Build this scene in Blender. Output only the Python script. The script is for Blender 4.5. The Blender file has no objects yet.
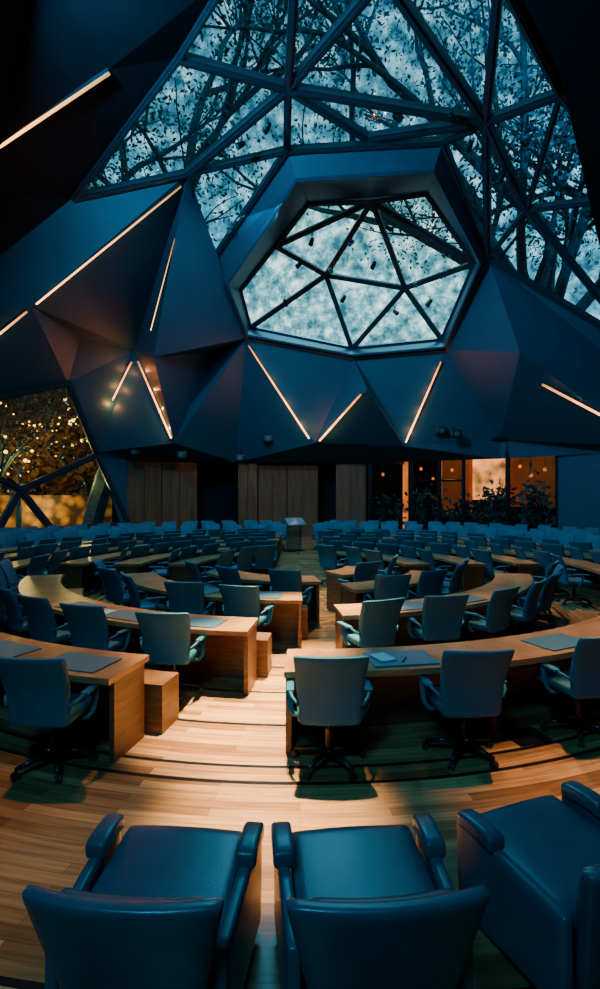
import bpy, bmesh, math, random
from mathutils import Vector, Matrix
random.seed(7)
COL = bpy.context.scene.collection
EYE = Vector((0, 0, 2.3)); F = 500.0
CX, CY = 0.0, 11.0            # centre of the round chamber

# ------------------------------------------------------------------ helpers
def link(o):
    COL.objects.link(o); return o
def empty(name, loc=(0,0,0), rz=0.0):
    o = bpy.data.objects.new(name, None); o.empty_display_size = .2
    o.location = loc; o.rotation_euler = (0,0,rz); return link(o)
def tag(o, label=None, cat=None, group=None, kind=None):
    if label: o["label"] = label
    if cat: o["category"] = cat
    if group: o["group"] = group
    if kind: o["kind"] = kind
    return o
def mesh_from(bm, name, mats, smooth=False):
    bmesh.ops.recalc_face_normals(bm, faces=bm.faces)
    me = bpy.data.meshes.new(name); bm.to_mesh(me); bm.free()
    if not isinstance(mats, (list, tuple)): mats = [mats]
    for m in mats: me.materials.append(m)
    if smooth:
        for p in me.polygons: p.use_smooth = True
    return me
def obj(name, me, parent=None, loc=(0,0,0), rot=(0,0,0)):
    o = bpy.data.objects.new(name, me); o.location = loc; o.rotation_euler = rot
    if parent: o.parent = parent
    return link(o)
def slab(bm, c, s, r=.03, n=7, fn=None):
    """rounded box centre c size s corner radius r, optional deform fn(v)->v"""
    h = Vector(s)*.5; r = min(r, min(h)*.98); n = n+1; cache = {}
    def gv(i, j, k):
        if (i,j,k) in cache: return cache[(i,j,k)]
        p = Vector([math.sin(math.pi/2*(2*t/n-1))*hh for t, hh in zip((i,j,k), h)])
        q = Vector([max(-(hh-r), min(hh-r, t)) for t, hh in zip(p, h)])
        d = p-q
        if d.length > 1e-6: p = q + d.normalized()*r
        p = p + Vector(c)
        if fn: p = fn(p)
        cache[(i,j,k)] = bm.verts.new(p); return cache[(i,j,k)]
    for a in range(n):
        for b in range(n):
            for w in (0, n):
                bm.faces.new((gv(w,a,b), gv(w,a+1,b), gv(w,a+1,b+1), gv(w,a,b+1)))
                bm.faces.new((gv(a,w,b), gv(a+1,w,b), gv(a+1,w,b+1), gv(a,w,b+1)))
                bm.faces.new((gv(a,b,w), gv(a+1,b,w), gv(a+1,b+1,w), gv(a,b+1,w)))
def box(bm, c, s, M=None):
    g = bmesh.ops.create_cube(bm, size=1.0)
    for v in g['verts']:
        v.co = Vector((v.co.x*s[0]+c[0], v.co.y*s[1]+c[1], v.co.z*s[2]+c[2]))
        if M: v.co = M @ v.co
def cyl(bm, a, b, r0, r1=None, n=16, cap=True):
    a = Vector(a); b = Vector(b); r1 = r0 if r1 is None else r1
    d = (b-a); L = d.length
    q = Vector((0,0,1)).rotation_difference(d.normalized()).to_matrix().to_4x4()
    M = Matrix.Translation((a+b)/2) @ q
    bmesh.ops.create_cone(bm, cap_ends=cap, segments=n, radius1=r0, radius2=r1, depth=L, matrix=M)
def tube(bm, pts, r, n=8, flat=1.0):
    pts = [Vector(p) for p in pts]; rings = []
    for i, p in enumerate(pts):
        t = (pts[min(i+1, len(pts)-1)]-pts[max(i-1, 0)]).normalized()
        x = t.cross(Vector((0,0,1)))
        if x.length < .05: x = t.cross(Vector((1,0,0)))
        x.normalize(); y = t.cross(x)
        rr = r[i] if isinstance(r, (list, tuple)) else r
        rings.append([bm.verts.new(p + x*math.cos(2*math.pi*k/n)*rr*flat + y*math.sin(2*math.pi*k/n)*rr) for k in range(n)])
    for a, b in zip(rings, rings[1:]):
        for k in range(n): bm.faces.new((a[k], a[(k+1)%n], b[(k+1)%n], b[k]))
    bm.faces.new(rings[0]); bm.faces.new(rings[-1])
def leaf(bm, rnd, c, s):
    a = Vector([rnd.gauss(0,1) for _ in range(3)]).normalized(); b = a.cross(Vector([rnd.gauss(0,1) for _ in range(3)])).normalized()
    bm.faces.new([bm.verts.new(c+a*s), bm.verts.new(c+b*s*.5), bm.verts.new(c-a*s), bm.verts.new(c-b*s*.5)])

# ------------------------------------------------------------------ materials
def nt(name):
    m = bpy.data.materials.new(name); m.use_nodes = True
    return m, m.node_tree.nodes, m.node_tree.links, m.node_tree.nodes['Principled BSDF']
def plain(name, col, rough=.5, metal=0, var=.25, scale=8, bump=0, bscale=200, spec=.5):
    m, N, L, P = nt(name)
    tc = N.new('ShaderNodeTexCoord'); no = N.new('ShaderNodeTexNoise'); no.inputs['Scale'].default_value = scale
    no.inputs['Detail'].default_value = 4
    L.new(tc.outputs['Object'], no.inputs['Vector'])
    cr = N.new('ShaderNodeValToRGB')
    cr.color_ramp.elements[0].position = .3; cr.color_ramp.elements[1].position = .7
    cr.color_ramp.elements[0].color = (*[c*(1-var) for c in col], 1)
    cr.color_ramp.elements[1].color = (*[min(1, c*(1+var)) for c in col], 1)
    L.new(no.outputs['Fac'], cr.inputs['Fac']); L.new(cr.outputs['Color'], P.inputs['Base Color'])
    P.inputs['Roughness'].default_value = rough; P.inputs['Metallic'].default_value = metal
    P.inputs['Specular IOR Level'].default_value = spec
    if bump:
        n2 = N.new('ShaderNodeTexNoise'); n2.inputs['Scale'].default_value = bscale
        L.new(tc.outputs['Object'], n2.inputs['Vector'])
        b = N.new('ShaderNodeBump'); b.inputs['Strength'].default_value = bump; b.inputs['Distance'].default_value = .01
        L.new(n2.outputs['Fac'], b.inputs['Height']); L.new(b.outputs['Normal'], P.inputs['Normal'])
    return m
def emit(name, col, strength, fade=False, noisy=0):
    m, N, L, P = nt(name)
    P.inputs['Base Color'].default_value = (*col, 1)
    P.inputs['Emission Color'].default_value = (*col, 1); P.inputs['Emission Strength'].default_value = strength
    if fade or noisy:
        tc = N.new('ShaderNodeTexCoord'); mr = N.new('ShaderNodeMapRange')
        if fade:
            sp = N.new('ShaderNodeSeparateXYZ'); L.new(tc.outputs['Generated'], sp.inputs[0]); L.new(sp.outputs[2], mr.inputs[0])
            mr.inputs[1].default_value = 0; mr.inputs[2].default_value = 1; mr.inputs[3].default_value = strength; mr.inputs[4].default_value = strength*.06
        else:
            no = N.new('ShaderNodeTexNoise'); no.inputs['Scale'].default_value = noisy; no.inputs['Detail'].default_value = 4; L.new(tc.outputs['Object'], no.inputs['Vector']); L.new(no.outputs['Fac'], mr.inputs[0])
            mr.inputs[1].default_value = .35; mr.inputs[2].default_value = .65; mr.inputs[3].default_value = strength*.1; mr.inputs[4].default_value = strength*1.4
        L.new(mr.outputs[0], P.inputs['Emission Strength'])
    return m
def wood(name, c1, c2, rough=.4, scale=(1.5, 1.5, 14), vertical=False):
    m, N, L, P = nt(name)
    tc = N.new('ShaderNodeTexCoord'); mp = N.new('ShaderNodeMapping')
    mp.inputs['Scale'].default_value = (3, 3, .25) if vertical else scale
    L.new(tc.outputs['Object'], mp.inputs['Vector'])
    no = N.new('ShaderNodeTexNoise'); no.inputs['Scale'].default_value = 2.5; no.inputs['Detail'].default_value = 6; no.inputs['Distortion'].default_value = .6
    L.new(mp.outputs[0], no.inputs['Vector'])
    cr = N.new('ShaderNodeValToRGB'); cr.color_ramp.elements[0].position = .35; cr.color_ramp.elements[1].position = .65
    cr.color_ramp.elements[0].color = (*c1, 1); cr.color_ramp.elements[1].color = (*c2, 1)
    L.new(no.outputs['Fac'], cr.inputs['Fac']); L.new(cr.outputs[0], P.inputs['Base Color'])
    P.inputs['Roughness'].default_value = rough
    return m
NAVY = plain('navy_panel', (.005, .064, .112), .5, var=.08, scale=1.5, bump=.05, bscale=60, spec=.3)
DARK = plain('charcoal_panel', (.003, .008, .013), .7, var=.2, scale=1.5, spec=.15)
FRAME = plain('dark_steel_frame', (.008, .034, .053), .4, .2, var=.1)
FABRIC = plain('blue_fabric', (.003, .100, .166), .6, var=.15, scale=5, bump=.25, bscale=260, spec=.35)
LEATHER = plain('blue_leather', (.002, .070, .112), .3, var=.2, scale=5, bump=.08, bscale=90)
METAL = plain('black_metal', (.02, .024, .03), .25, .6)
RUBBER = plain('black_rubber', (.015, .015, .018), .5)
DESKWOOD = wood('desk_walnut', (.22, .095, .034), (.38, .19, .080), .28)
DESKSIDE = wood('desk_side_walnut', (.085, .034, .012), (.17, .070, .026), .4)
DOORWOOD = wood('door_wood', (.090, .038, .014), (.17, .075, .028), .5, vertical=True)
PAPER = plain('paper', (.35, .45, .5), .7, var=.05)
PADM = plain('slate_desk_pad', (.03, .11, .155), .45, var=.1)
WARM = emit('warm_light', (1, .40, .11), 8.0, fade=True)
BULB = emit('bulb_glow', (1, .40, .06), 9)
LEAF = plain('leaf', (.016, .095, .125), .6, var=.8, scale=.8)
LEAFW = plain('garden_leaf_warm_lit', (.18, .075, .010), .6, var=.9, scale=.9)  # amber bulb light is put into the leaf colour
BARK = plain('bark', (.03, .08, .10), .9, var=.5, scale=6)
GRASS = plain('lawn', (.02, .035, .015), .95, var=.4, scale=3)
SPEAK = plain('device_black', (.01, .011, .013), .5)

def glass_mat(name, tint, ior=1.25):
    m, N, L, P = nt(name); N.remove(P)
    out = [n for n in N if n.type == 'OUTPUT_MATERIAL'][0]
    t = N.new('ShaderNodeBsdfTransparent'); t.inputs[0].default_value = (*tint, 1)
    g = N.new('ShaderNodeBsdfGlossy'); g.inputs['Roughness'].default_value = .04; g.inputs[0].default_value = (.7, .85, .95, 1)
    mx = N.new('ShaderNodeMixShader')
    lw = N.new('ShaderNodeFresnel'); lw.inputs['IOR'].default_value = ior
    L.new(lw.outputs[0], mx.inputs[0])
    L.new(t.outputs[0], mx.inputs[1]); L.new(g.outputs[0], mx.inputs[2]); L.new(mx.outputs[0], out.inputs[0])
    return m
GLASS = glass_mat('skylight_glass', (.46, .74, .88))
GLASSI = glass_mat('clear_skylight_glass', (.98, 1, .95), 1.15)
GLASSD = glass_mat('smoked_glass', (.7, .66, .62), 1.45)

def floor_mat():
    m, N, L, P = nt('oak_floor_boards')
    geo = N.new('ShaderNodeNewGeometry'); sub = N.new('ShaderNodeVectorMath'); sub.operation = 'SUBTRACT'
    sub.inputs[1].default_value = (CX, CY, 0); L.new(geo.outputs['Position'], sub.inputs[0])
    sp = N.new('ShaderNodeSeparateXYZ'); L.new(sub.outputs[0], sp.inputs[0])
    def mth(op, a, b=None):
        n = N.new('ShaderNodeMath'); n.operation = op
        for i, x in enumerate((a, b)):
            if x is None: continue
            if isinstance(x, (int, float)): n.inputs[i].default_value = x
            else: L.new(x, n.inputs[i])
        return n.outputs[0]
    x, y = sp.outputs[0], sp.outputs[1]
    r = mth('SQRT', mth('ADD', mth('MULTIPLY', x, x), mth('MULTIPLY', y, y)))
    th = mth('ARCTAN2', x, mth('MULTIPLY', y, -1))
    u = mth('MULTIPLY', th, 7.0)
    cb = N.new('ShaderNodeCombineXYZ'); L.new(u, cb.inputs[0]); L.new(r, cb.inputs[1])
    br = N.new('ShaderNodeTexBrick'); br.inputs['Scale'].default_value = 1.0
    br.inputs['Brick Width'].default_value = 1.25; br.inputs['Row Height'].default_value = .092
    br.inputs['Mortar Size'].default_value = .002; br.inputs['Mortar Smooth'].default_value = .5
    br.inputs['Color1'].default_value = (.17, .078, .028, 1); br.inputs['Color2'].default_value = (.46, .25, .11, 1)
    br.inputs['Mortar'].default_value = (.11, .05, .02, 1)
    L.new(cb.outputs[0], br.inputs['Vector'])
    cg = N.new('ShaderNodeCombineXYZ'); L.new(mth('MULTIPLY', u, 1.5), cg.inputs[0]); L.new(mth('MULTIPLY', r, 28), cg.inputs[1])
    no = N.new('ShaderNodeTexNoise'); no.inputs['Scale'].default_value = 1.2; no.inputs['Detail'].default_value = 5
    L.new(cg.outputs[0], no.inputs['Vector'])
    gr = N.new('ShaderNodeValToRGB'); gr.color_ramp.elements[0].color = (.6, .6, .6, 1); gr.color_ramp.elements[1].color = (1.25, 1.2, 1.12, 1)
    gr.color_ramp.elements[0].position = .3; gr.color_ramp.elements[1].position = .7
    L.new(no.outputs['Fac'], gr.inputs[0])
    mul = N.new('ShaderNodeMix'); mul.data_type = 'RGBA'; mul.blend_type = 'MULTIPLY'; mul.inputs[0].default_value = 1
    L.new(br.outputs['Color'], mul.inputs[6]); L.new(gr.outputs[0], mul.inputs[7])
    tot = None
    for rr in (8.75, 7.02, 6.78, 6.02, 5.2, 4.35):
        c = N.new('ShaderNodeMath'); c.operation = 'COMPARE'; L.new(r, c.inputs[0]); c.inputs[1].default_value = rr; c.inputs[2].default_value = .022
        tot = c.outputs[0] if tot is None else mth('ADD', tot, c.outputs[0])
    m2 = N.new('ShaderNodeMix'); m2.data_type = 'RGBA'; L.new(tot, m2.inputs[0])
    L.new(mul.outputs[2], m2.inputs[6]); m2.inputs[7].default_value = (.008, .008, .01, 1)
    L.new(m2.outputs[2], P.inputs['Base Color'])
    P.inputs['Roughness'].default_value = .27; P.inputs['Specular IOR Level'].default_value = .35
    b = N.new('ShaderNodeBump'); b.inputs['Strength'].default_value = .15; b.inputs['Distance'].default_value = .01
    L.new(no.outputs['Fac'], b.inputs['Height']); L.new(b.outputs[0], P.inputs['Normal'])
    return m
FLOOR = floor_mat()
def brick_mat():
    m, N, L, P = nt('garden_stone_amber_lit')
    tc = N.new('ShaderNodeTexCoord')
    no = N.new('ShaderNodeTexVoronoi'); no.inputs['Scale'].default_value = 1.6
    L.new(tc.outputs['Object'], no.inputs['Vector'])
    n2 = N.new('ShaderNodeTexNoise'); n2.inputs['Scale'].default_value = 1.1; n2.inputs['Detail'].default_value = 6; L.new(tc.outputs['Object'], n2.inputs['Vector'])
    ad = N.new('ShaderNodeMath'); ad.operation = 'MULTIPLY'; L.new(no.outputs['Distance'], ad.inputs[0]); L.new(n2.outputs['Fac'], ad.inputs[1])
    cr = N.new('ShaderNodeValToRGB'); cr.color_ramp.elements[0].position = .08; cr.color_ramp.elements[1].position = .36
    cr.color_ramp.elements[0].color = (.75, .29, .04, 1); cr.color_ramp.elements[1].color = (.06, .02, .004, 1)  # amber glow on the wall is painted into the stone colour
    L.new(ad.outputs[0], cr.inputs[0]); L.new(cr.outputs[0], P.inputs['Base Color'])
    return m
BRICK = brick_mat()

# ------------------------------------------------------------------ shell points from image pixel coordinates
EC = Vector((CX, CY, 2.0)); ER = Vector((16, 16, 13.5))
def node(u, v, k=1.0):
    """point on the ellipsoidal dome (scaled k) along the eye ray through an image pixel"""
    d = Vector(((u-300)/F, 1, (494.5-v)/F)); o = EYE-EC
    R = ER*k
    A = sum((d[i]/R[i])**2 for i in range(3)); B = 2*sum(d[i]*o[i]/R[i]**2 for i in range(3))
    C = sum((o[i]/R[i])**2 for i in range(3))-1
    t = (-B+math.sqrt(B*B-4*A*C))/(2*A)
    return EYE+d*t
def onwall(u, z, rad=15.9):
    tx = (u-300)/F
    A = tx*tx+1; B = -2*CY; C = CY*CY-rad*rad
    d = (-B+math.sqrt(B*B-4*A*C))/(2*A)
    return Vector((tx*d, d, z))
P = {
 'G1':(228,-25,1),'T1':(297,-60,1),'T2':(384,-25,1),'T3':(500,-25,1),'G2':(178,57,1),'G3':(74,197,1),'G4':(188,173,1),
 'H':(288,88,1),'K':(486,121,1),'M':(368,138,1),'R1':(287,150,1),'R2':(443,141,1),'N':(561,93,1),'O':(527,209,1),
 'R3':(488,258,1),'Q':(645,195,1),'S':(645,352,1),'L':(207,268,1),
 'R4':(446,350,1),'R5':(354,358,1),'R6':(247,338,1),
 'r1':(308,203,1.10),'r2':(427,193,1.10),'r3':(475,263,1.10),'r4':(442,340,1.08),'r5':(352,349,1.08),'r6':(250,328,1.08),'r7':(240,290,1.10),
 'm1':(297,180,.95),'m2':(434,170,.95),'m3':(481,262,.97),'m4':(445,347,.99),'m5':(353,355,.99),'m6':(247,335,.99),'m7':(227,284,.96),
 'n1':(372,201,1.11),'n2':(326,275,1.13),'n3':(405,288,1.13),'n4':(276,246,1.11),
 'X':(20,-60,1),'A1':(108,70,.97),'A0':(-80,196,.97),'B':(32,306,.90),'C':(-80,320,1),'D':(-80,412,1),
 'p0':(134,350,1.05),'p1':(154,357,.81),'E':(68,383,1),'Y1':(99,452,1),'Y2':(174,443,.89),'Y3':(235,462,1.03),'Y4':(315,443,.90),
 'u1':(214,352,1.05),'f1':(80,338,1.00),'q':(367,390,.82),'Y5':(404,446,.92),'Y6':(500,440,1.01),'J':(520,352,.83),'Z3':(645,385,1),'Z2':(645,446,.95),'X2':(625,-60,1),
 'e2':(97,455,1.0),'e3':(128,524,1.0),'e4':(20,490,1.0),'e5':(52,530,1.0),'e6':(-80,545,1.0),'e7':(-5,535,1.0),'e8':(-80,440,1.0),
}
V = {k: node(*a) for k, a in P.items()}
V['AP'] = Vector((0, 4, 14.8))

solid = ['G1 G2 A1','G1 A1 X','X A1 A0','A1 G2 G3','A1 G3 A0','G3 G4 B','G3 B C','G3 C A0','C B D',
 'G4 p0 B','G4 p1 p0','G4 R6 p1','G4 L R6','B p0 f1','p0 E f1','B f1 E','B E D','p0 Y1 E','p0 Y2 Y1','p0 p1 Y2','p1 R6 u1','p1 u1 Y2','R6 Y2 u1','R6 Y3 Y2','R6 Y4 Y3',
 'R6 R5 Y4','R5 q Y4','q Y5 Y4','R5 Y5 q','R5 R4 Y5','R4 Y6 Y5','R3 J R4','R4 J Y6','J Z2 Y6','R3 Z3 J','R3 S Z3','J Z3 Z2','T3 X2 N','N X2 Q']
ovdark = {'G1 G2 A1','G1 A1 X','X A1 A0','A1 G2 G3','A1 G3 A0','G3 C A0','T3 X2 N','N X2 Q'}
rear = [Vector((-15.3,11,6)),Vector((-13.5,3,6)),Vector((-9,-3,6)),Vector((0,-4.5,6)),Vector((9,-3,6)),Vector((13.5,3,6)),Vector((15.3,11,6))]
bm = bmesh.new()
bv = {k: bm.verts.new(v) for k, v in V.items() if not k.startswith('e')}
for t in solid:
    f = bm.faces.new([bv[x] for x in t.split()])
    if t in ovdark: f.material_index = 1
ring = ['1','2','3','4','5','6','7']
Ro = ['R1','R2','R3','R4','R5','R6','L']
for i in range(7):
    j = (i+1)%7
    bm.faces.new((bv[Ro[i]], bv[Ro[j]], bv['m'+ring[j]], bv['m'+ring[i]]))
    bm.faces.new((bv['m'+ring[i]], bv['m'+ring[j]], bv['r'+ring[j]], bv['r'+ring[i]]))
rv = [bm.verts.new(p) for p in rear]
loop = [bv['D']]+rv+[bv['Z2'], bv['Z3'], bv['S'], bv['Q'], bv['X2'], bv['T3'], bv['T2'], bv['T1'], bv['G1'], bv['X'], bv['A0'], bv['C']]
for i in range(len(loop)):
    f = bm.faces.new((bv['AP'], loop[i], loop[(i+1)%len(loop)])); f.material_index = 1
ylist = [('Y1',99),('Y2',174),('Y3',235),('Y4',315),('Y5',404),('Y6',500),('Z2',645)]
wt = [bm.verts.new(onwall(u, 4.0)) for _, u in ylist]
for i in range(len(ylist)-1):
    bm.faces.new((bv[ylist[i][0]], bv[ylist[i+1][0]], wt[i+1], wt[i]))
w2 = [bm.verts.new(onwall(u, 4.0, 18.2)) for u in (99,235,404,645)]
bm.faces.new((wt[0], wt[1], wt[2], w2[1], w2[0])); bm.faces.new((wt[2], wt[3], wt[4], w2[2], w2[1]))
for v in [v for v in bm.verts if not v.link_faces]: bm.verts.remove(v)
me = mesh_from(bm, 'ceiling', [NAVY, DARK])
ceil = obj('ceiling', me); tag(ceil, 'navy faceted ceiling of folded triangular panels', 'ceiling', kind='structure')

# glass panes
wn = [0]; tn = [0]
def pane(names, mat=GLASS, label='triangular skylight glass pane in dark steel frame'):
    wn[0] += 1
    bm = bmesh.new(); vs = [bm.verts.new(V[n]) for n in names]; bm.faces.new(vs)
    if len(vs) > 3: bmesh.ops.triangulate(bm, faces=bm.faces)
    o = obj('window_%d' % wn[0], mesh_from(bm, 'glass_pane', mat)); tag(o, label, 'window', kind='structure')
glass = ['G1 T1 H G2','T1 T2 H','T2 K H','T2 T3 K','G2 H G4 G3','H R1 G4','G4 R1 L','H M R1','H K M','M K R2','M R2 R1','T3 N K','K N O','N Q O','K O R3','O S R3','O Q S','K R3 R2']
for g in glass: pane(g.split())
inner = ['r1 n1 n4','n1 n2 n4','n1 n3 n2','n1 r2 r3','n1 r3 n3','n2 n3 r5','n2 r5 r6','n4 n2 r6 r7','n3 r3 r4','n3 r4 r5','r1 n4 r7']
for g in inner: pane(g.split(), GLASSI, label='inner oculus glass pane with steel glazing bars')
def beam(a, b, w=.2, h=.3, mat=FRAME, name=None, off=0.0, label='dark steel glazing bar of the faceted roof'):
    a = Vector(a); b = Vector(b); t = (b-a).normalized(); mid = (a+b)/2
    up = (mid-EC); up.x /= ER.x**2; up.y /= ER.y**2; up.z /= ER.z**2
    up = (up - t*up.dot(t)).normalized(); s = t.cross(up)
    bm = bmesh.new(); L = (b-a).length
    M = Matrix((( s.x, t.x, up.x, mid.x+up.x*off),( s.y, t.y, up.y, mid.y+up.y*off),( s.z, t.z, up.z, mid.z+up.z*off),(0,0,0,1)))
    box(bm, (0,0,0), (w, L+w*.6, h), M)
    if name is None:
        box(bm, (0,0,-h*.5-.03), (w*.35, L, .06), M)
        tn[0] += 1
        o = obj('trim_%d' % tn[0], mesh_from(bm, 'glazing_bar', mat)); tag(o, label, 'beam', kind='structure')
        return o
    return mesh_from(bm, name, mat)
def edges(lst):
    s = set()
    for g in lst:
        n = g.split()
        for i in range(len(n)): s.add(tuple(sorted((n[i], n[(i+1)%len(n)]))))
    return sorted(s)
for a, b in edges(glass):
    if (a, b) == ('M','R1') or (a,b)==('M','R2'): continue
    main = a in ('H','K') or b in ('H','K')
    beam(V[a], V[b], .25 if main else .18, .26)
for a, b in edges(inner):
    if (a,b) == ('n4','r7') : continue
    beam(V[a], V[b], .22, .16)
for i in range(7):
    beam(V['m'+ring[i]], V['m'+ring[(i+1)%7]], .10, .10, NAVY)
    beam(V[Ro[i]], V[Ro[(i+1)%7]], .16, .18, FRAME)

# left leaning garden window
lw = ['D E e2 e4 e8','e4 e2 e3 e5','e4 e5 e7','e8 e4 e7 e6']
for g in lw: pane(g.split(), label='large angled garden window pane with dark steel bars')
for a, b in edges(lw):
    beam(V[a], V[b], .26, .28, label='dark steel bar of the angled garden window')

# lower walls
def wallquad(name, pts, mat, label, th=.2):
    bm = bmesh.new(); bm.faces.new([bm.verts.new(p) for p in pts])
    o = obj(name, mesh_from(bm, name, mat)); tag(o, label, 'wall', kind='structure'); 
    md = o.modifiers.new('thick', 'SOLIDIFY'); md.thickness = th; md.offset = 0
    return o
def seg(name, u0, u1, z0, z1, mat, label, r=15.9):
    return wallquad(name, [onwall(u0,z0,r), onwall(u1,z0,r), onwall(u1,z1,r), onwall(u0,z1,r)], mat, label)
g0 = lambda p, z: Vector((p.x, p.y, z))
wallquad('wall_corner', [onwall(126,0), g0(onwall(126,4),4), onwall(99,4.0), V['e2'], V['e3'], g0(V['e3'],0)], NAVY, 'navy wall beside the angled window')
wallquad('wall_sill', [V['e3'], V['e5'], V['e7'], V['e6'], g0(V['e6'],0), g0(V['e3'],0)], NAVY, 'low navy sill wall under the garden window')
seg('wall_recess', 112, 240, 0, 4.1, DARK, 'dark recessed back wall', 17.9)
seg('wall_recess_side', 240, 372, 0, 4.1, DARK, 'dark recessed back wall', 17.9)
seg('wall_right', 558, 645, 0, 5.0, NAVY, 'plain navy wall at the end of the glazing')
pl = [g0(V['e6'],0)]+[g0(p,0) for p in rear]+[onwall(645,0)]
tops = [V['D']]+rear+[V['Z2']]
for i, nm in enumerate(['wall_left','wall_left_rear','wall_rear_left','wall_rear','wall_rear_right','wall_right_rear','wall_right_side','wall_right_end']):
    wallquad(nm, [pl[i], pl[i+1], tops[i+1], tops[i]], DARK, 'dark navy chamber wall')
dn = [0]
def door(u0, u1, r=15.95, top=3.95):
    dn[0] += 1
    a, b = onwall(u0,0,r), onwall(u1,0,r)
    t = (b-a).normalized(); n = Vector((t.y,-t.x,0)); w = (b-a).length
    bm = bmesh.new(); c = (a+b)/2
    M = Matrix(((t.x,n.x,0,0),(t.y,n.y,0,0),(0,0,1,0),(0,0,0,1)))
    k = max(2, int(w/.75)); 
    for i in range(k): box(bm, (-w/2+w*(i+.5)/k, .04, top/2), (w/k-.03, .08, top), M)
    box(bm, (0, -.03, top/2), (w, .04, top), M)
    o = obj('door_%d' % dn[0], mesh_from(bm, 'door_leaf', DOORWOOD), None, c); tag(o, 'tall walnut panelled door leaf in the back wall', 'door', kind='structure')
for a, b in ((126,161),(161.5,197),(238,257)): door(a, b)
for a, b in ((257.5,287),(287.5,318)): door(a, b, 16.4, 3.9)
door(336, 366)
us = [370, 411, 440, 464, 508, 558]
for a, b in zip(us, us[1:]):
    wn[0] += 1
    bm = bmesh.new(); bm.faces.new([bm.verts.new(p) for p in (onwall(a,0), onwall(b,0), onwall(b,4.9), onwall(a,4.9))])
    o = obj('window_%d' % wn[0], mesh_from(bm, 'glass_pane', GLASSD)); tag(o, 'full-height smoked glass pane', 'window', kind='structure')
for u in us:
    beam(onwall(u,0), onwall(u,5.0), .18, .18, METAL, label='black mullion of the glazed wall')
beam(onwall(370,4.95), onwall(464,4.95), .2, .25, METAL); beam(onwall(464,4.95), onwall(558,4.95), .2, .25, METAL)
beam(onwall(411,3.0), onwall(464,3.0), .1, .1, METAL)

# floor
bm = bmesh.new(); bmesh.ops.create_circle(bm, cap_ends=True, segments=64, radius=18.2)
fl = obj('floor', mesh_from(bm, 'floor', FLOOR), loc=(CX, CY, 0)); tag(fl, 'oak board floor laid in concentric rings with black inlay lines', 'floor', kind='structure')
bm = bmesh.new(); bmesh.ops.create_circle(bm, cap_ends=True, segments=64, radius=70)
gr = obj('lawn', mesh_from(bm, 'lawn', GRASS), loc=(CX, CY, -.06)); tag(gr, 'dark garden lawn surrounding the building', 'lawn', kind='structure')

# ------------------------------------------------------------------ light strips
def point(loc, power, col, rad=.3, spec=1.0):
    l = bpy.data.lights.new('point_lamp', 'POINT'); l.energy = power; l.color = col; l.shadow_soft_size = rad; l.specular_factor = spec
    o = link(bpy.data.objects.new('point_lamp', l)); o.location = loc; return o
def strip(a, b, w=.05, inset=.0, mat=WARM, glow=60, n=4):
    a = Vector(a); b = Vector(b); m = (a+b)/2
    e = empty('light_strip', m)
    tag(e, 'warm linear light set along a ceiling fold', 'light', group='linear ceiling lights')
    hm = beam(a, b, w*1.8, .10, FRAME, 'housing', off=-inset); hm.transform(Matrix.Translation(-m))
    dm = beam(a, b, w, .05, mat, 'diffuser', off=-inset-.05); dm.transform(Matrix.Translation(-m))
    obj('housing', hm, e); obj('diffuser', dm, e)
    for i in range(n):
        q = a+(b-a)*(i+.5)/n; d = (EC+Vector((0,0,3))-q).normalized()
        f = 1.35-1.1*((q.z-min(a.z,b.z))/max(.01, abs(a.z-b.z)))
        point(q+d*.34, glow*f, (1,.27,.07), .02, .0)
strip(node(-40,171,.965), node(108,72,.965), .08, glow=1)
strip(node(36,303,.90), node(180,186,.985), .045, glow=7, n=5)
strip(node(-40,365,.94), node(26,311,.90), .06, glow=8)
strip(node(131,362,1.03), node(105,414,1.01), .05, glow=40, n=3)
strip(node(138,362,1.0), node(171,438,.89), .06, glow=30)
strip(node(174,238,.93), node(150,330,.83), .012, .02, glow=4)
strip(node(249,346,.98), node(309,438,.905), .06, glow=24)
strip(node(361,394,.825), node(320,440,.89), .065, glow=34, n=3)
strip(node(441,362,.98), node(406,442,.92), .06, glow=24)
strip(node(543,384,.85), node(650,440,.94), .08, glow=10)

# ------------------------------------------------------------------ spotlights hanging from struts
def make_spot():
    bm = bmesh.new(); cyl(bm, (0,0,0), (0,0,-.28), .02); m1 = mesh_from(bm, 'stem', METAL)
    bm = bmesh.new(); cyl(bm, (0,-.04,-.24), (0,.17,-.41), .09, .11); cyl(bm, (0,-.04,-.24), (0,-.10,-.19), .09, .05); m2 = mesh_from(bm, 'lamp_head', METAL, False)
    bm = bmesh.new(); cyl(bm, (0,.171,-.411), (0,.18,-.418), .09); m3 = mesh_from(bm, 'lens', PADM)
    return m1, m2, m3
s1, s2, s3 = make_spot()
for (u, v, k) in [(242,140,.985),(268,122,.985),(396,112,.985),(374,262,1.1),(330,268,1.1),(352,240,1.09),(312,238,1.09),(415,282,1.1),(470,140,.985),(556,150,.98),(503,170,.98),(344,296,1.1),(232,226,.985),(452,112,.985),(430,300,1.09),(300,262,1.1),(388,225,1.09),(285,300,1.08),(395,310,1.08)]:
    e = empty('spotlight', node(u, v-4, k), random.uniform(0, 6.28)); tag(e, 'small black adjustable spotlight hung from a glazing bar', 'spotlight', group='roof spotlights')
    obj('stem', s1, e); obj('lamp_head', s2, e); obj('lens', s3, e)
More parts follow.
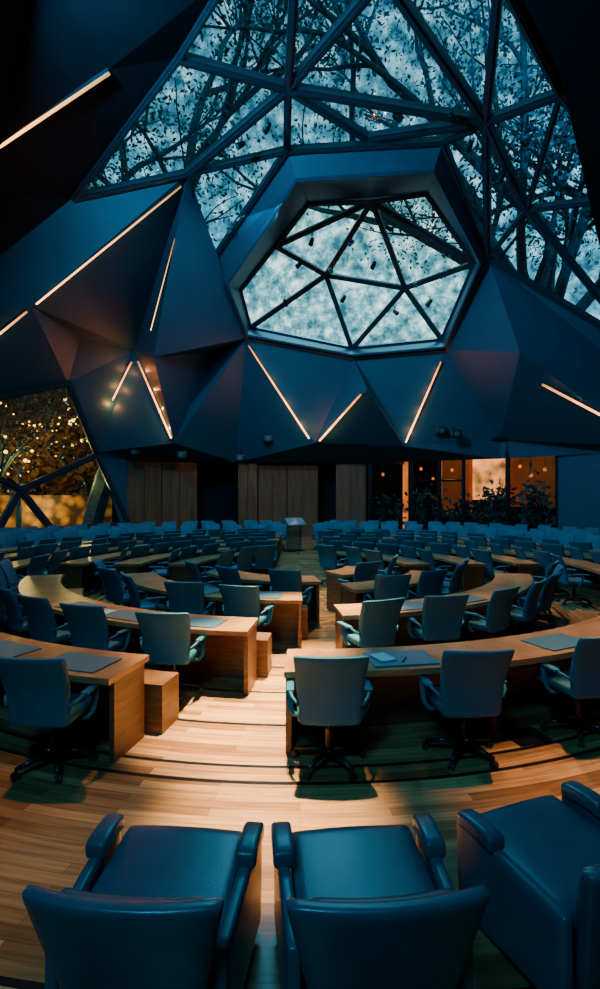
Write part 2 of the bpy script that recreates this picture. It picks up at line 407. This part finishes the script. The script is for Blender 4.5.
for (u, v, k) in [(268,439,.95),(441,431,.94),(456,434,.93),(182,455,.90),(135,452,.96),(240,458,.96)]:
    e = empty('wall_speaker', node(u, v, k)); tag(e, 'small black speaker mounted under the folded ceiling', 'speaker', group='wall speakers')
    bm = bmesh.new(); slab(bm, (0,0,0), (.5,.3,.36), .05, 4); obj('speaker_body', mesh_from(bm, 'speaker_body', SPEAK, True), e)
    bm = bmesh.new(); cyl(bm, (0,-.15,0), (0,-.19,0), .12); obj('speaker_cone', mesh_from(bm, 'speaker_cone', PADM), e)
    bm = bmesh.new(); cyl(bm, (0,.1,.1), (0,.6,.5), .03); obj('bracket', mesh_from(bm, 'bracket', METAL), e)

# ------------------------------------------------------------------ swivel chair
def chair_parts():
    parts = []
    bm = bmesh.new()
    def sf(p):
        p.z += .25*p.x*p.x - .10*max(0, p.y-.15)**1.0*.8; return p
    slab(bm, (0,.02,.47), (.54,.52,.10), .045, 7, sf); parts.append(('seat', mesh_from(bm, 'seat', FABRIC, True)))
    bm = bmesh.new()
    def bf(p):
        t = (p.z-.44)/.58
        p.x *= .84+.18*t
        p.y += .45*p.x*p.x - .16*t + .05*math.sin(t*math.pi)
        return p
    slab(bm, (0,-.24,.735), (.59,.06,.61), .028, 10, bf); parts.append(('backrest', mesh_from(bm, 'backrest', FABRIC, True)))
    for sx in (-1, 1):
        bm = bmesh.new()
        tube(bm, [(sx*.22,.0,.41),(sx*.30,.0,.42),(sx*.33,.02,.47),(sx*.335,.04,.56),(sx*.335,.06,.645)], .020, 8, 1.5)
        slab(bm, (sx*.33,.03,.665), (.07,.32,.03), .012, 5, lambda p: Vector((p.x, p.y, p.z-.5*max(0,p.y-.08)**2)))
        tube(bm, [(sx*.33,-.11,.66),(sx*.31,-.19,.64),(sx*.26,-.25,.60)], .014, 8)
        parts.append(('armrest', mesh_from(bm, 'armrest', FABRIC, True)))
    bm = bmesh.new(); cyl(bm, (0,0,.10), (0,0,.30), .032); cyl(bm, (0,0,.28), (0,0,.42), .020); box(bm, (0,0,.415), (.26,.24,.03))
    tube(bm, [(0,-.05,.41),(0,-.18,.41),(0,-.23,.46),(0,-.235,.54)], .022, 8)
    parts.append(('column', mesh_from(bm, 'column', METAL)))
    bm = bmesh.new(); cyl(bm, (0,0,.075), (0,0,.125), .05)
    for i in range(5):
        a = 2*math.pi*i/5+.3; c, s = math.cos(a), math.sin(a)
        tube(bm, [(.03*c,.03*s,.11),(.17*c,.17*s,.105),(.31*c,.31*s,.08)], [.03,.025,.017], 8)
    parts.append(('base', mesh_from(bm, 'base', METAL, True)))
    for i in range(5):
        a = 2*math.pi*i/5+.3; c, s = math.cos(a), math.sin(a)
        bm = bmesh.new(); x, y = .31*c, .31*s
        for o in (-.016, .016):
            cyl(bm, (x-s*(o-.009), y+c*(o-.009), .03), (x-s*(o+.009), y+c*(o+.009), .03), .03)
        cyl(bm, (x,y,.03), (x,y,.075), .009)
        parts.append(('caster', mesh_from(bm, 'caster', RUBBER)))
    return parts
CH = chair_parts()
bm = bmesh.new()
for nm, me_ in CH:
    k = len(bm.faces); bm.from_mesh(me_); bm.faces.ensure_lookup_table()
    for f in bm.faces[k:]:
        f.material_index = 0 if nm in ('seat','backrest','armrest') else 1; f.smooth = True
FARCH = bpy.data.meshes.new('swivel_chair'); bm.to_mesh(FARCH); bm.free(); FARCH.materials.append(FABRIC); FARCH.materials.append(METAL)
def pol(r, deg, z=0):
    a = math.radians(deg); return Vector((CX+r*math.sin(a), CY-r*math.cos(a), z))
nch = [0]
def place_chair(rb, deg, dyaw=None, flip=False):
    p = pol(rb-.26, deg)
    if p.y < .6 or abs(p.x/p.y) > .64: return
    nch[0] += 1
    yaw = math.radians(deg) + (math.radians(dyaw) if dyaw is not None else random.uniform(-.35,.35)) + (math.pi if flip else 0)
    dist = (p-Vector((0,0,0))).length
    if dist < 9.5:
        e = empty('swivel_chair', p, yaw)
        for nm, me_ in CH: obj(nm, me_, e)
        tag(e, 'blue upholstered swivel chair with armrests drawn up to a curved desk', 'chair', group='delegate swivel chairs')
    else:
        e = obj('swivel_chair', FARCH, None, p, (0,0,yaw))
        if rb < 8.4: tag(e, 'blue upholstered swivel chair with armrests drawn up to a curved desk', 'chair', group='delegate swivel chairs')
        else: tag(e, 'blue upholstered seat in the outer gallery rows', 'chair', group='gallery seats')
# ------------------------------------------------------------------ curved desks
def arc_box(bm, r0, r1, a0, a1, z0, z1, org, n=None):
    n = n or max(2, int(abs(a1-a0)/2.5)+1)
    rows = []
    for i in range(n+1):
        a = a0+(a1-a0)*i/n
        rows.append([bm.verts.new(pol(r, a, z)-org) for r, z in ((r0,z0),(r1,z0),(r1,z1),(r0,z1))])
    for p, q in zip(rows, rows[1:]):
        for k in range(4): bm.faces.new((p[k], p[(k+1)%4], q[(k+1)%4], q[k]))
    bm.faces.new(rows[0]); bm.faces.new(rows[-1])
def desk(rb, a0, a1, ledge=0, out=False):
    """ledge: degrees by which the low front cabinet runs past the desk end; out: sitters face outward"""
    o = pol(rb-.6, (a0+a1)/2)
    e = empty('curved_desk', o); tag(e, 'long curved walnut desk with solid modesty panel', 'desk', group='curved delegate desks')
    def part(nm, mat, *bx):
        bm = bmesh.new()
        for b in bx: arc_box(bm, *b, o)
        obj(nm, mesh_from(bm, nm, mat), e)
    s = math.copysign(1, a1-a0)
    w = math.degrees(.05/rb)*s
    fr, bk = (rb-.95, rb-.30) if not out else (rb+.02, rb+.62)
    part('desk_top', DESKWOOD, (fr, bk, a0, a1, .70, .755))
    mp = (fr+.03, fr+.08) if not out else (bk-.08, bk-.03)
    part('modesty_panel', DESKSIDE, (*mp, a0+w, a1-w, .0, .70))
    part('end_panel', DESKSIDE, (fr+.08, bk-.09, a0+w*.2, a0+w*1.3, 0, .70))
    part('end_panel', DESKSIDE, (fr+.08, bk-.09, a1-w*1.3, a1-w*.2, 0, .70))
    L = math.radians(abs(a1-a0))*rb
    nb = int(L/2.1)
    for i in range(1, nb):
        c = a0+(a1-a0)*i/nb
        part('support_panel', DESKSIDE, (fr+.08, bk-.15, c-w*.5, c+w*.5, 0, .70))
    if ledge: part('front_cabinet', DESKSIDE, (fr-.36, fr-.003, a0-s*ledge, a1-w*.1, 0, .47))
desk(7.3, -13.2, -62, 1.2); desk(5.7, -6.3, -74, 1.4); desk(4.0, .5, -70, 1.8); desk(2.45, 10, -60)
desk(6.95, -1.2, 70); desk(4.95, 6.8, 74); desk(3.35, 17, 70); desk(1.95, 30, 80)
for a, j in ((-17.2,12),(-26.5,0),(-35,0)): place_chair(7.32, a, dyaw=j)
for a, j in ((-15.4,10),(-26.2,8),(-35.5,6),(-44,0),(-52,5),(-60,0),(-68,0),(-75,0)): place_chair(5.72, a, dyaw=j)
for a in (-11.7,-26,-41,-55,-68): place_chair(4.02, a)
for a in (-4,-28,-52): place_chair(2.5, a)
for a, j in ((2.1,-2),(12.3,-8),(23.5,-10),(34,-8),(44,0),(54,0)): place_chair(6.98, a, dyaw=j)
for a in (10.7,22.3,33.5,44,54,64,73): place_chair(4.97, a)
for a in (27,42,57,70): place_chair(3.37, a)
for a in (40, 70): place_chair(1.98, a)
# far half: rows of seats turned to the back wall, desks beyond them
for rb in (2.3, 3.55, 4.8, 6.05, 7.3, 8.55):
    for s in (-1, 1):
        st = math.degrees(.92/rb); a0 = 80 if rb > 5 else 92
        a1 = 180-math.degrees(.7/rb)
        desk(rb, s*a0, s*a1, 0, True)
        a = a0+st*.6
        while a < a1-st*.3:
            place_chair(rb-.02, s*(a+random.uniform(-.15,.15)*st), flip=True); a += st
for rb in (10.1, 11.3, 12.5, 13.7):
    st = math.degrees(.95/rb); a = 78
    while a < 177:
        for s in (-1, 1): place_chair(rb+random.uniform(-.12,.12), s*(a+random.uniform(-.12,.12)*st))
        a += st
print('chairs', nch[0])

# ------------------------------------------------------------------ desk items
def desk_item(rb, deg, fn):
    return fn(pol(rb-.58, deg, .756), math.radians(deg))
def blotter(p, yaw):
    e = obj('desk_pad', PADMESH, None, p, (0,0,yaw)); tag(e, 'slate grey desk blotter with rounded corners', 'desk pad', group='desk pads')
bm = bmesh.new(); slab(bm, (0,0,.006), (.62,.40,.012), .005, 3); PADMESH = mesh_from(bm, 'desk_pad', PADM)
bm = bmesh.new(); slab(bm, (0,0,.008), (.23,.31,.014), .004, 3); NOTEMESH = mesh_from(bm, 'notebook', PAPER)
bm = bmesh.new(); cyl(bm, (-.07,0,.006), (.06,0,.006), .005); cyl(bm, (.06,0,.006), (.075,0,.006), .005, .001); PENMESH = mesh_from(bm, 'pen', METAL)
for rb, a in ((7.3,-17.5),(7.3,-26),(6.95,8.5),(6.95,25),(5.7,-14),(5.7,-25),(5.7,-36),(4.95,20),(4.95,33),(4.0,-10),(4.0,-28)):
    desk_item(rb, a, blotter)
for rb, a, da in ((6.95,7.0,.3),(5.7,-17.5,-.2),(5.7,-29.5,.2)):
    p = pol(rb-.58, a, .769 if rb == 6.95 else .756)
    o = obj('notebook', NOTEMESH, None, p, (0,0,math.radians(a)+da)); o.scale = (.7,.7,1)
    tag(o, 'pale closed notebook lying on the desk', 'notebook', group='notebooks on desks')
    q = pol(rb-.50, a+1.6, .769 if rb == 6.95 else .756)
    o = obj('pen', PENMESH, None, q, (0,0,da+.8)); tag(o, 'black pen lying beside a notebook', 'pen', group='pens on desks')

# glass lectern in the far aisle
e = empty('glass_lectern', (-.25,20.4,0), .6); tag(e, 'glass lectern with slanted reading top', 'lectern')
PALE = glass_mat('pale_blue_glass', (.65,.85,.9), 1.7); PTOP = plain('pale_blue_acrylic', (.05,.22,.29), .2, var=.05)
bm = bmesh.new(); box(bm, (0,0,.55), (.7,.04,1.1)); obj('panel', mesh_from(bm, 'panel', PALE), e)
bm = bmesh.new(); box(bm, (0,0,0), (.85,.42,.03), Matrix.Translation((0,-.1,1.20)) @ Matrix.Rotation(.7, 4, 'X')); obj('reading_top', mesh_from(bm, 'reading_top', PTOP), e)
bm = bmesh.new()
for x_ in (-.35,.35): tube(bm, [(x_,0,.0),(x_,0,1.08),(x_,-.25,1.08)], .018, 6)
obj('frame', mesh_from(bm, 'frame', PTOP), e)
bm = bmesh.new(); box(bm, (0,0,.02), (.8,.5,.04)); obj('foot_plate', mesh_from(bm, 'foot_plate', METAL), e)

# floor vent
bm = bmesh.new()
for i in range(9): box(bm, (0, -.13+i*.0325, .004), (.34, .014, .008))
box(bm, (0,0,.002), (.38,.30,.004))
o = obj('floor_vent', mesh_from(bm, 'floor_vent', METAL), None, (2.15,4.75,.001), (0,0,.3)); tag(o, 'black slotted floor vent set in the boards', 'vent')

# ------------------------------------------------------------------ foreground armchairs
def armchair_parts():
    parts = []
    bm = bmesh.new(); slab(bm, (0,.04,.19), (.64,.60,.26), .03, 6); parts.append(('base', mesh_from(bm, 'base', LEATHER, True)))
    bm = bmesh.new()
    slab(bm, (0,.07,.385), (.67,.66,.15), .035, 9, lambda p: p + Vector((0,0,(.02-.10*p.x*p.x+.06*(p.y-.07)) if p.z > .4 else 0)))
    parts.append(('seat_cushion', mesh_from(bm, 'seat_cushion', LEATHER, True)))
    for sx in (-1, 1):
        bm = bmesh.new()
        def af(p, sx=sx):
            t = max(0, min(1, (p.y+.33)/.68))
            p.x += sx*.03*(t-.5)
            if p.z > .3: p.z -= .05*(1-t)
            if p.y > .2 and p.z < .3: p.y -= .10*(.3-p.z)
            return p
        slab(bm, (sx*.37,.02,.30), (.06,.68,.48), .02, 10, af); parts.append(('arm', mesh_from(bm, 'arm', LEATHER, True)))
        bm = bmesh.new()
        slab(bm, (sx*.375,.21,.555), (.105,.26,.08), .022, 9, lambda p, sx=sx: p+Vector((sx*.02*(p.y-.1), 0, -.9*(p.y-.2)**2)))
        parts.append(('arm_pad', mesh_from(bm, 'arm_pad', LEATHER, True)))
    def rf(p):
        t = (p.z-.10)/.68
        p.x *= .62+.37*t; p.y -= .19*t - .40*p.x*p.x
        p.z -= .06*p.x*p.x
        return p
    bm = bmesh.new(); slab(bm, (0,-.30,.44), (.81,.07,.68), .026, 11, rf); parts.append(('backrest', mesh_from(bm, 'backrest', LEATHER, True)))
    bm = bmesh.new(); slab(bm, (0,-.22,.53), (.64,.09,.36), .034, 9, rf); parts.append(('back_cushion', mesh_from(bm, 'back_cushion', LEATHER, True)))
    for x in (-.25,.25):
        for y in (-.2,.29):
            bm = bmesh.new(); cyl(bm, (x,y,0), (x,y,.08), .022, .03); parts.append(('foot', mesh_from(bm, 'foot', METAL)))
    return parts
AC = armchair_parts()
for (x, y, yaw, lb) in ((-.645,2.34,-5,'blue leather armchair standing beside a matching armchair'),
                        (.305,2.34,5,'blue leather armchair in the middle of a row'),
                        (1.37,2.56,21,'blue leather armchair turned at an angle ending the row')):
    e = empty('armchair', (x,y,0), math.radians(yaw)); tag(e, lb, 'armchair', group='leather armchairs')
    for nm, me_ in AC: obj(nm, me_, e)

# ------------------------------------------------------------------ trees outside
def inside(p, k): 
    d = p-EC
    return (d.x/ER.x)**2+(d.y/ER.y)**2+(d.z/ER.z)**2 < k*k and p.z > -1
def tree(base, H, lean, nleaf, seed, leafmat=LEAF, lsize=.35, label='tall leafy tree standing outside the glass roof', kmin=1.12, spread=1.0, clump=.55, thick=.016, trunk_lean=.3):
    rnd = random.Random(seed); bm = bmesh.new(); tips = []
    def grow(p, d, L, r, depth):
        pts = [p]; rs = [r]; q = p.copy(); dd = d.copy()
        n = 5 if depth else 9
        for i in range(n):
            dd = (dd+Vector((rnd.uniform(-.22,.22), rnd.uniform(-.22,.22), rnd.uniform(-.1,.16)))*(1 if depth else .5)).normalized()
            q2 = q+dd*L/n
            if inside(q2+base, kmin):
                w = (q2+base-EC); w.normalize(); dd = (dd+w*.9).normalized(); q2 = q+dd*L/n
                if inside(q2+base, kmin-.03): break
            q = q2; pts.append(q.copy()); rs.append(r*(1-.55*(i+1)/n))
            if depth >= 2: tips.append(q.copy())
        if len(pts) > 1: tube(bm, pts, rs, 6)
        if depth < 4:
            for k in range(3 if depth else 6):
                b = pts[rnd.randint(max(0,len(pts)-(4 if depth else 5)), len(pts)-1)]
                nd = (dd+Vector((rnd.uniform(-1,1), rnd.uniform(-1,1), rnd.uniform(-.35,.6)))*spread+lean*.35).normalized()
                grow(b, nd, L*rnd.uniform(.5,.72), r*.5, depth+1)
    grow(Vector((0,0,0)), (Vector((0,0,1))+lean*trunk_lean).normalized(), H*.5, H*thick, 0)
    t = obj('garden_tree', mesh_from(bm, 'garden_tree', BARK), None, base); tag(t, label, 'tree', group='garden trees')
    bm = bmesh.new()
    seeds = rnd.sample(tips, max(1, len(tips)//3))
    for i in range(nleaf):
        c = rnd.choice(seeds)+Vector([rnd.gauss(0,clump) for _ in range(3)])
        if inside(c+base, kmin-.04): continue
        leaf(bm, rnd, c, lsize*rnd.uniform(.4,1.1))
    f = obj('foliage', mesh_from(bm, 'foliage', leafmat), t); f["kind"] = "stuff"
tl = [(-13,31,34,.45),(16.5,31,34,.4),(-18,19,28,.5),(18.5,20,28,.5),(-20,10,26,.5),(20,8,26,.5)]
for i, (x, y, h, tl_) in enumerate(tl):
    b = Vector((x,y,-.1)); ln = (Vector((CX,CY+3,0))-Vector((x,y,0))).normalized()
    tree(b, h, ln, 14000, 20+i, lsize=.14, clump=.9, thick=.02, trunk_lean=tl_)
# garden seen through angled window
for i, (x, y, h) in enumerate([(-16.5,27,10),(-21,27,11),(-18,32,13),(-24,31,13)]):
    tree(Vector((x,y,-.1)), h, Vector((0,0,0)), 4200, 60+i, LEAFW, .15, 'small garden tree with warm bulb light painted into its leaves', kmin=1.06, clump=.9)
bm = bmesh.new(); rnd = random.Random(5)
for i in range(20000):
    leaf(bm, rnd, Vector((rnd.uniform(-18,10), rnd.gauss(0,.4), rnd.uniform(0,15)+.8*math.sin(i))), rnd.uniform(.35,.6))
o = obj('garden_hedge', mesh_from(bm, 'garden_hedge', LEAFW), None, (-19,38.2,0), (0,0,.5)); tag(o, 'tall dense garden hedge with gold bulb light painted in', 'hedge', kind='stuff')
bm = bmesh.new(); box(bm, (0,0,1.1), (20,.3,2.4)); o = obj('garden_wall', mesh_from(bm, 'garden_wall', BRICK), None, (-19,34.6,-.05), (0,0,.5)); tag(o, 'low stone garden wall with amber light painted in', 'garden wall')
bm = bmesh.new(); bmesh.ops.create_icosphere(bm, subdivisions=2, radius=.07); BM_ = mesh_from(bm, 'garden_bulb', BULB, True)
for i in range(60):
    u = rnd.uniform(-5, 98); v = rnd.triangular(392, 482, 430)
    d = rnd.uniform(24.5, 30)
    p = EYE+Vector(((u-300)/F, 1, (494.5-v)/F))*d
    if inside(p, 1.05): continue
    o = obj('garden_bulb', BM_, None, p); o.scale = [rnd.choice((.35,.5,.5,.7,.9,1.3))]*3
    tag(o, 'small glowing warm bulb hanging in garden trees', 'light bulb', group='garden bulbs')
# annexe behind the glazed front, its warm room light put into glowing panels
AMB = emit('amber_glow', (1,.26,.04), 1.0, noisy=1.2); PEACH = emit('peach_glow', (1,.38,.10), 2.2, noisy=1.1)
AMBD = emit('dim_amber_glow', (.8,.20,.04), .07, noisy=1.0)
for k, (a, b) in enumerate(((366,430),(430,500),(500,575),(575,650))):
    seg('wall_annexe' if k == 0 else 'wall_annexe_%d' % k, a, b, 0, 8, DARK, 'dark wall of the room behind the glazing', 22)
seg('trim_90', 473,505,2.0,5.4,PEACH,'glowing peach panel standing in for a bright window', 21)
seg('trim_91', 403,408,.2,5.4,AMB,'glowing amber column standing in for a lit strip', 21)
seg('trim_92', 438,472,1.0,5.2,AMBD,'dim glowing panel standing in for annexe room light', 21.3)
seg('trim_93', 509,556,1.6,5.2,AMBD,'dim glowing panel standing in for annexe room light', 21.3)
bm = bmesh.new(); cyl(bm, (0,0,0), (0,0,1.2), .012); PC = mesh_from(bm, 'cord', METAL)
bm = bmesh.new(); slab(bm, (0,0,-.1), (.16,.16,.2), .07, 5); PB_ = mesh_from(bm, 'lamp_bulb', AMB, True)
for u, z in ((383,3.6),(421,3.9),(433,3.3),(452,3.8),(520,3.9),(531,3.4),(545,3.7)):
    e = empty('added_pendant_lamp', onwall(u, z, 19.6)); tag(e, 'small added amber pendant lamp on a thin cord', 'lamp', group='added pendant lamps behind the glass')
    obj('cord', PC, e); obj('lamp_bulb', PB_, e)  # pendants added as amber points of light behind the glass
for i, (u, sc) in enumerate(((388,.8),(428,1.1),(463,.75),(497,1.1),(535,1.3))):
    b = onwall(u, 0, 18.6)
    rr = random.Random(80+i); bm = bmesh.new()
    for k in range(350): leaf(bm, rr, Vector((rr.gauss(0,.42), rr.gauss(0,.35), (abs(rr.gauss(.9,.5)))*sc+.6)), .2*rr.uniform(.5,1.2))
    e = empty('potted_shrub', b); tag(e, 'leafy shrub in a dark planter behind the glass', 'plant', group='planters behind the glass')
    f = obj('foliage', mesh_from(bm, 'foliage', LEAF), e); f["kind"] = "stuff"
    bm = bmesh.new(); cyl(bm, (0,0,0), (0,0,.7), .3, .4); obj('planter', mesh_from(bm, 'planter', METAL), e)
    bm = bmesh.new()
    for k in range(5): tube(bm, [(0,0,.6),(rr.uniform(-.3,.3),rr.uniform(-.2,.2),1.3),(rr.uniform(-.5,.5),rr.uniform(-.3,.3),1.7)], .03, 5)
    obj('stem', mesh_from(bm, 'stem', BARK), e)

# ------------------------------------------------------------------ lights
def spot(loc, tgt, power, col, size=50, blend=.8, rad=.15):
    l = bpy.data.lights.new('spot_lamp', 'SPOT'); l.energy = power; l.color = col; l.spot_size = math.radians(size); l.spot_blend = blend; l.shadow_soft_size = rad
    o = link(bpy.data.objects.new('spot_lamp', l)); o.location = loc
    o.rotation_euler = (Vector(tgt)-Vector(loc)).to_track_quat('-Z', 'Y').to_euler(); return o
def area(loc, tgt, power, col, size):
    l = bpy.data.lights.new('fill_area_lamp', 'AREA'); l.energy = power; l.color = col; l.size = size
    o = link(bpy.data.objects.new('fill_area_lamp', l)); o.location = loc
    o.rotation_euler = (Vector(tgt)-Vector(loc)).to_track_quat('-Z', 'Y').to_euler(); return o
W = (1, .72, .36); W2 = (1, .58, .25)
spot((.6,9,12), (.15,6.5,0), 90000, W, 14, 1)
spot((-.5,6,12), (-.55,5.1,0), 80000, W, 12.5, 1)
spot((-.1,5,12), (-.2,3.6,0), 46000, W, 9.5, 1)
spot((-4,9,12), (-2.2,6.0,0), 5500, W2, 20, 1)
spot((4,9,12), (2.8,5.8,0), 7500, W2, 22, 1)
spot((4,5,12), (2.4,3.8,0), 8000, (1,.50,.18), 14, 1)
spot((-4,5,12), (-1.9,3.4,0), 3000, (1,.50,.18), 14, 1)
spot((0,14,13), (.5,10.5,0), 14000, W, 22, 1)
spot((5,14,12), (5,10.5,0), 4000, W2, 26, 1)
spot((-5,14,12), (-5,11.5,0), 1500, W2, 26, 1)
spot((-3,20,5.5), (-5,27,1.8), 130, (1,.5,.22), 70, 1)
spot((0,20,5.5), (0,27.5,1.8), 130, (1,.5,.22), 70, 1)
CO = (.06, .58, 1)
area((0,1.0,12.0), (0,20,8), 500, CO, 2)  # unseen cool fill lamps, added to bring out the ceiling facets
area((8,6,11.5), (-12,20,5), 6500, CO, .5)
area((-6,10,13), (12,18,4), 1900, CO, .5)
area((-1.5,-1.0,6.0), (0,4.5,0.5), 200, (.06,.60,1), 1.2)  # added fill from behind the eye for the chair backs
area((0,17,13), (0,17,0), 700, (.12,.68,1), 5)  # added overhead fill to lighten the far seat tops
point((-15,27,3.8), 380, (1,.45,.10)); point((-20,29,4), 380, (1,.45,.10)); point((-12.5,29.5,3), 200, (1,.45,.10)); point((-17,33.0,1.4), 560, (1,.5,.12)); point((-14,31,6), 380, (1,.45,.10)); point((-20,34,7), 600, (1,.45,.10))
p = onwall(450,3.5,18); point(p, 14, (1,.5,.2)); p = onwall(520,3.5,18); point(p, 14, (1,.5,.2))
sl = bpy.data.lights.new('cool_fill_sun', 'SUN'); sl.energy = 1.4; sl.color = (.22,.75,1); sl.angle = .3  # unseen cool sun lamp added to edge-light the chair tops
so = link(bpy.data.objects.new('cool_fill_sun', sl)); so.rotation_euler = (math.radians(-32), math.radians(12), 0)

w = bpy.data.worlds.new('World'); bpy.context.scene.world = w; w.use_nodes = True
N = w.node_tree.nodes; L = w.node_tree.links; bg = N['Background']
tc = N.new('ShaderNodeTexCoord'); no = N.new('ShaderNodeTexNoise'); no.inputs['Scale'].default_value = 42; no.inputs['Detail'].default_value = 8; no.inputs['Roughness'].default_value = .66
L.new(tc.outputs['Generated'], no.inputs['Vector'])
cr = N.new('ShaderNodeValToRGB'); e = cr.color_ramp.elements
e[0].position = .38; e[0].color = (.015,.09,.13,1); e[1].position = .67; e[1].color = (.68,.96,.98,1)
x = e.new(.51); x.color = (.11,.33,.40,1)
L.new(no.outputs['Fac'], cr.inputs[0]); L.new(cr.outputs[0], bg.inputs[0])
# dusk sky: bright band low above the horizon, deeper overhead
sp = N.new('ShaderNodeSeparateXYZ'); L.new(tc.outputs['Generated'], sp.inputs[0])
mr = N.new('ShaderNodeMapRange'); mr.interpolation_type = 'SMOOTHSTEP'
L.new(sp.outputs[2], mr.inputs[0]); mr.inputs[1].default_value = .42; mr.inputs[2].default_value = .62; mr.inputs[3].default_value = 2.3; mr.inputs[4].default_value = 1.5
L.new(mr.outputs[0], bg.inputs[1])

# ------------------------------------------------------------------ camera
cd = bpy.data.cameras.new('camera'); cam = link(bpy.data.objects.new('camera', cd))
cam.location = EYE; cam.rotation_euler = (math.pi/2, 0, 0)
cd.sensor_fit = 'VERTICAL'; cd.sensor_height = 36; cd.lens = 36*F/989; cd.clip_end = 300
bpy.context.scene.camera = cam
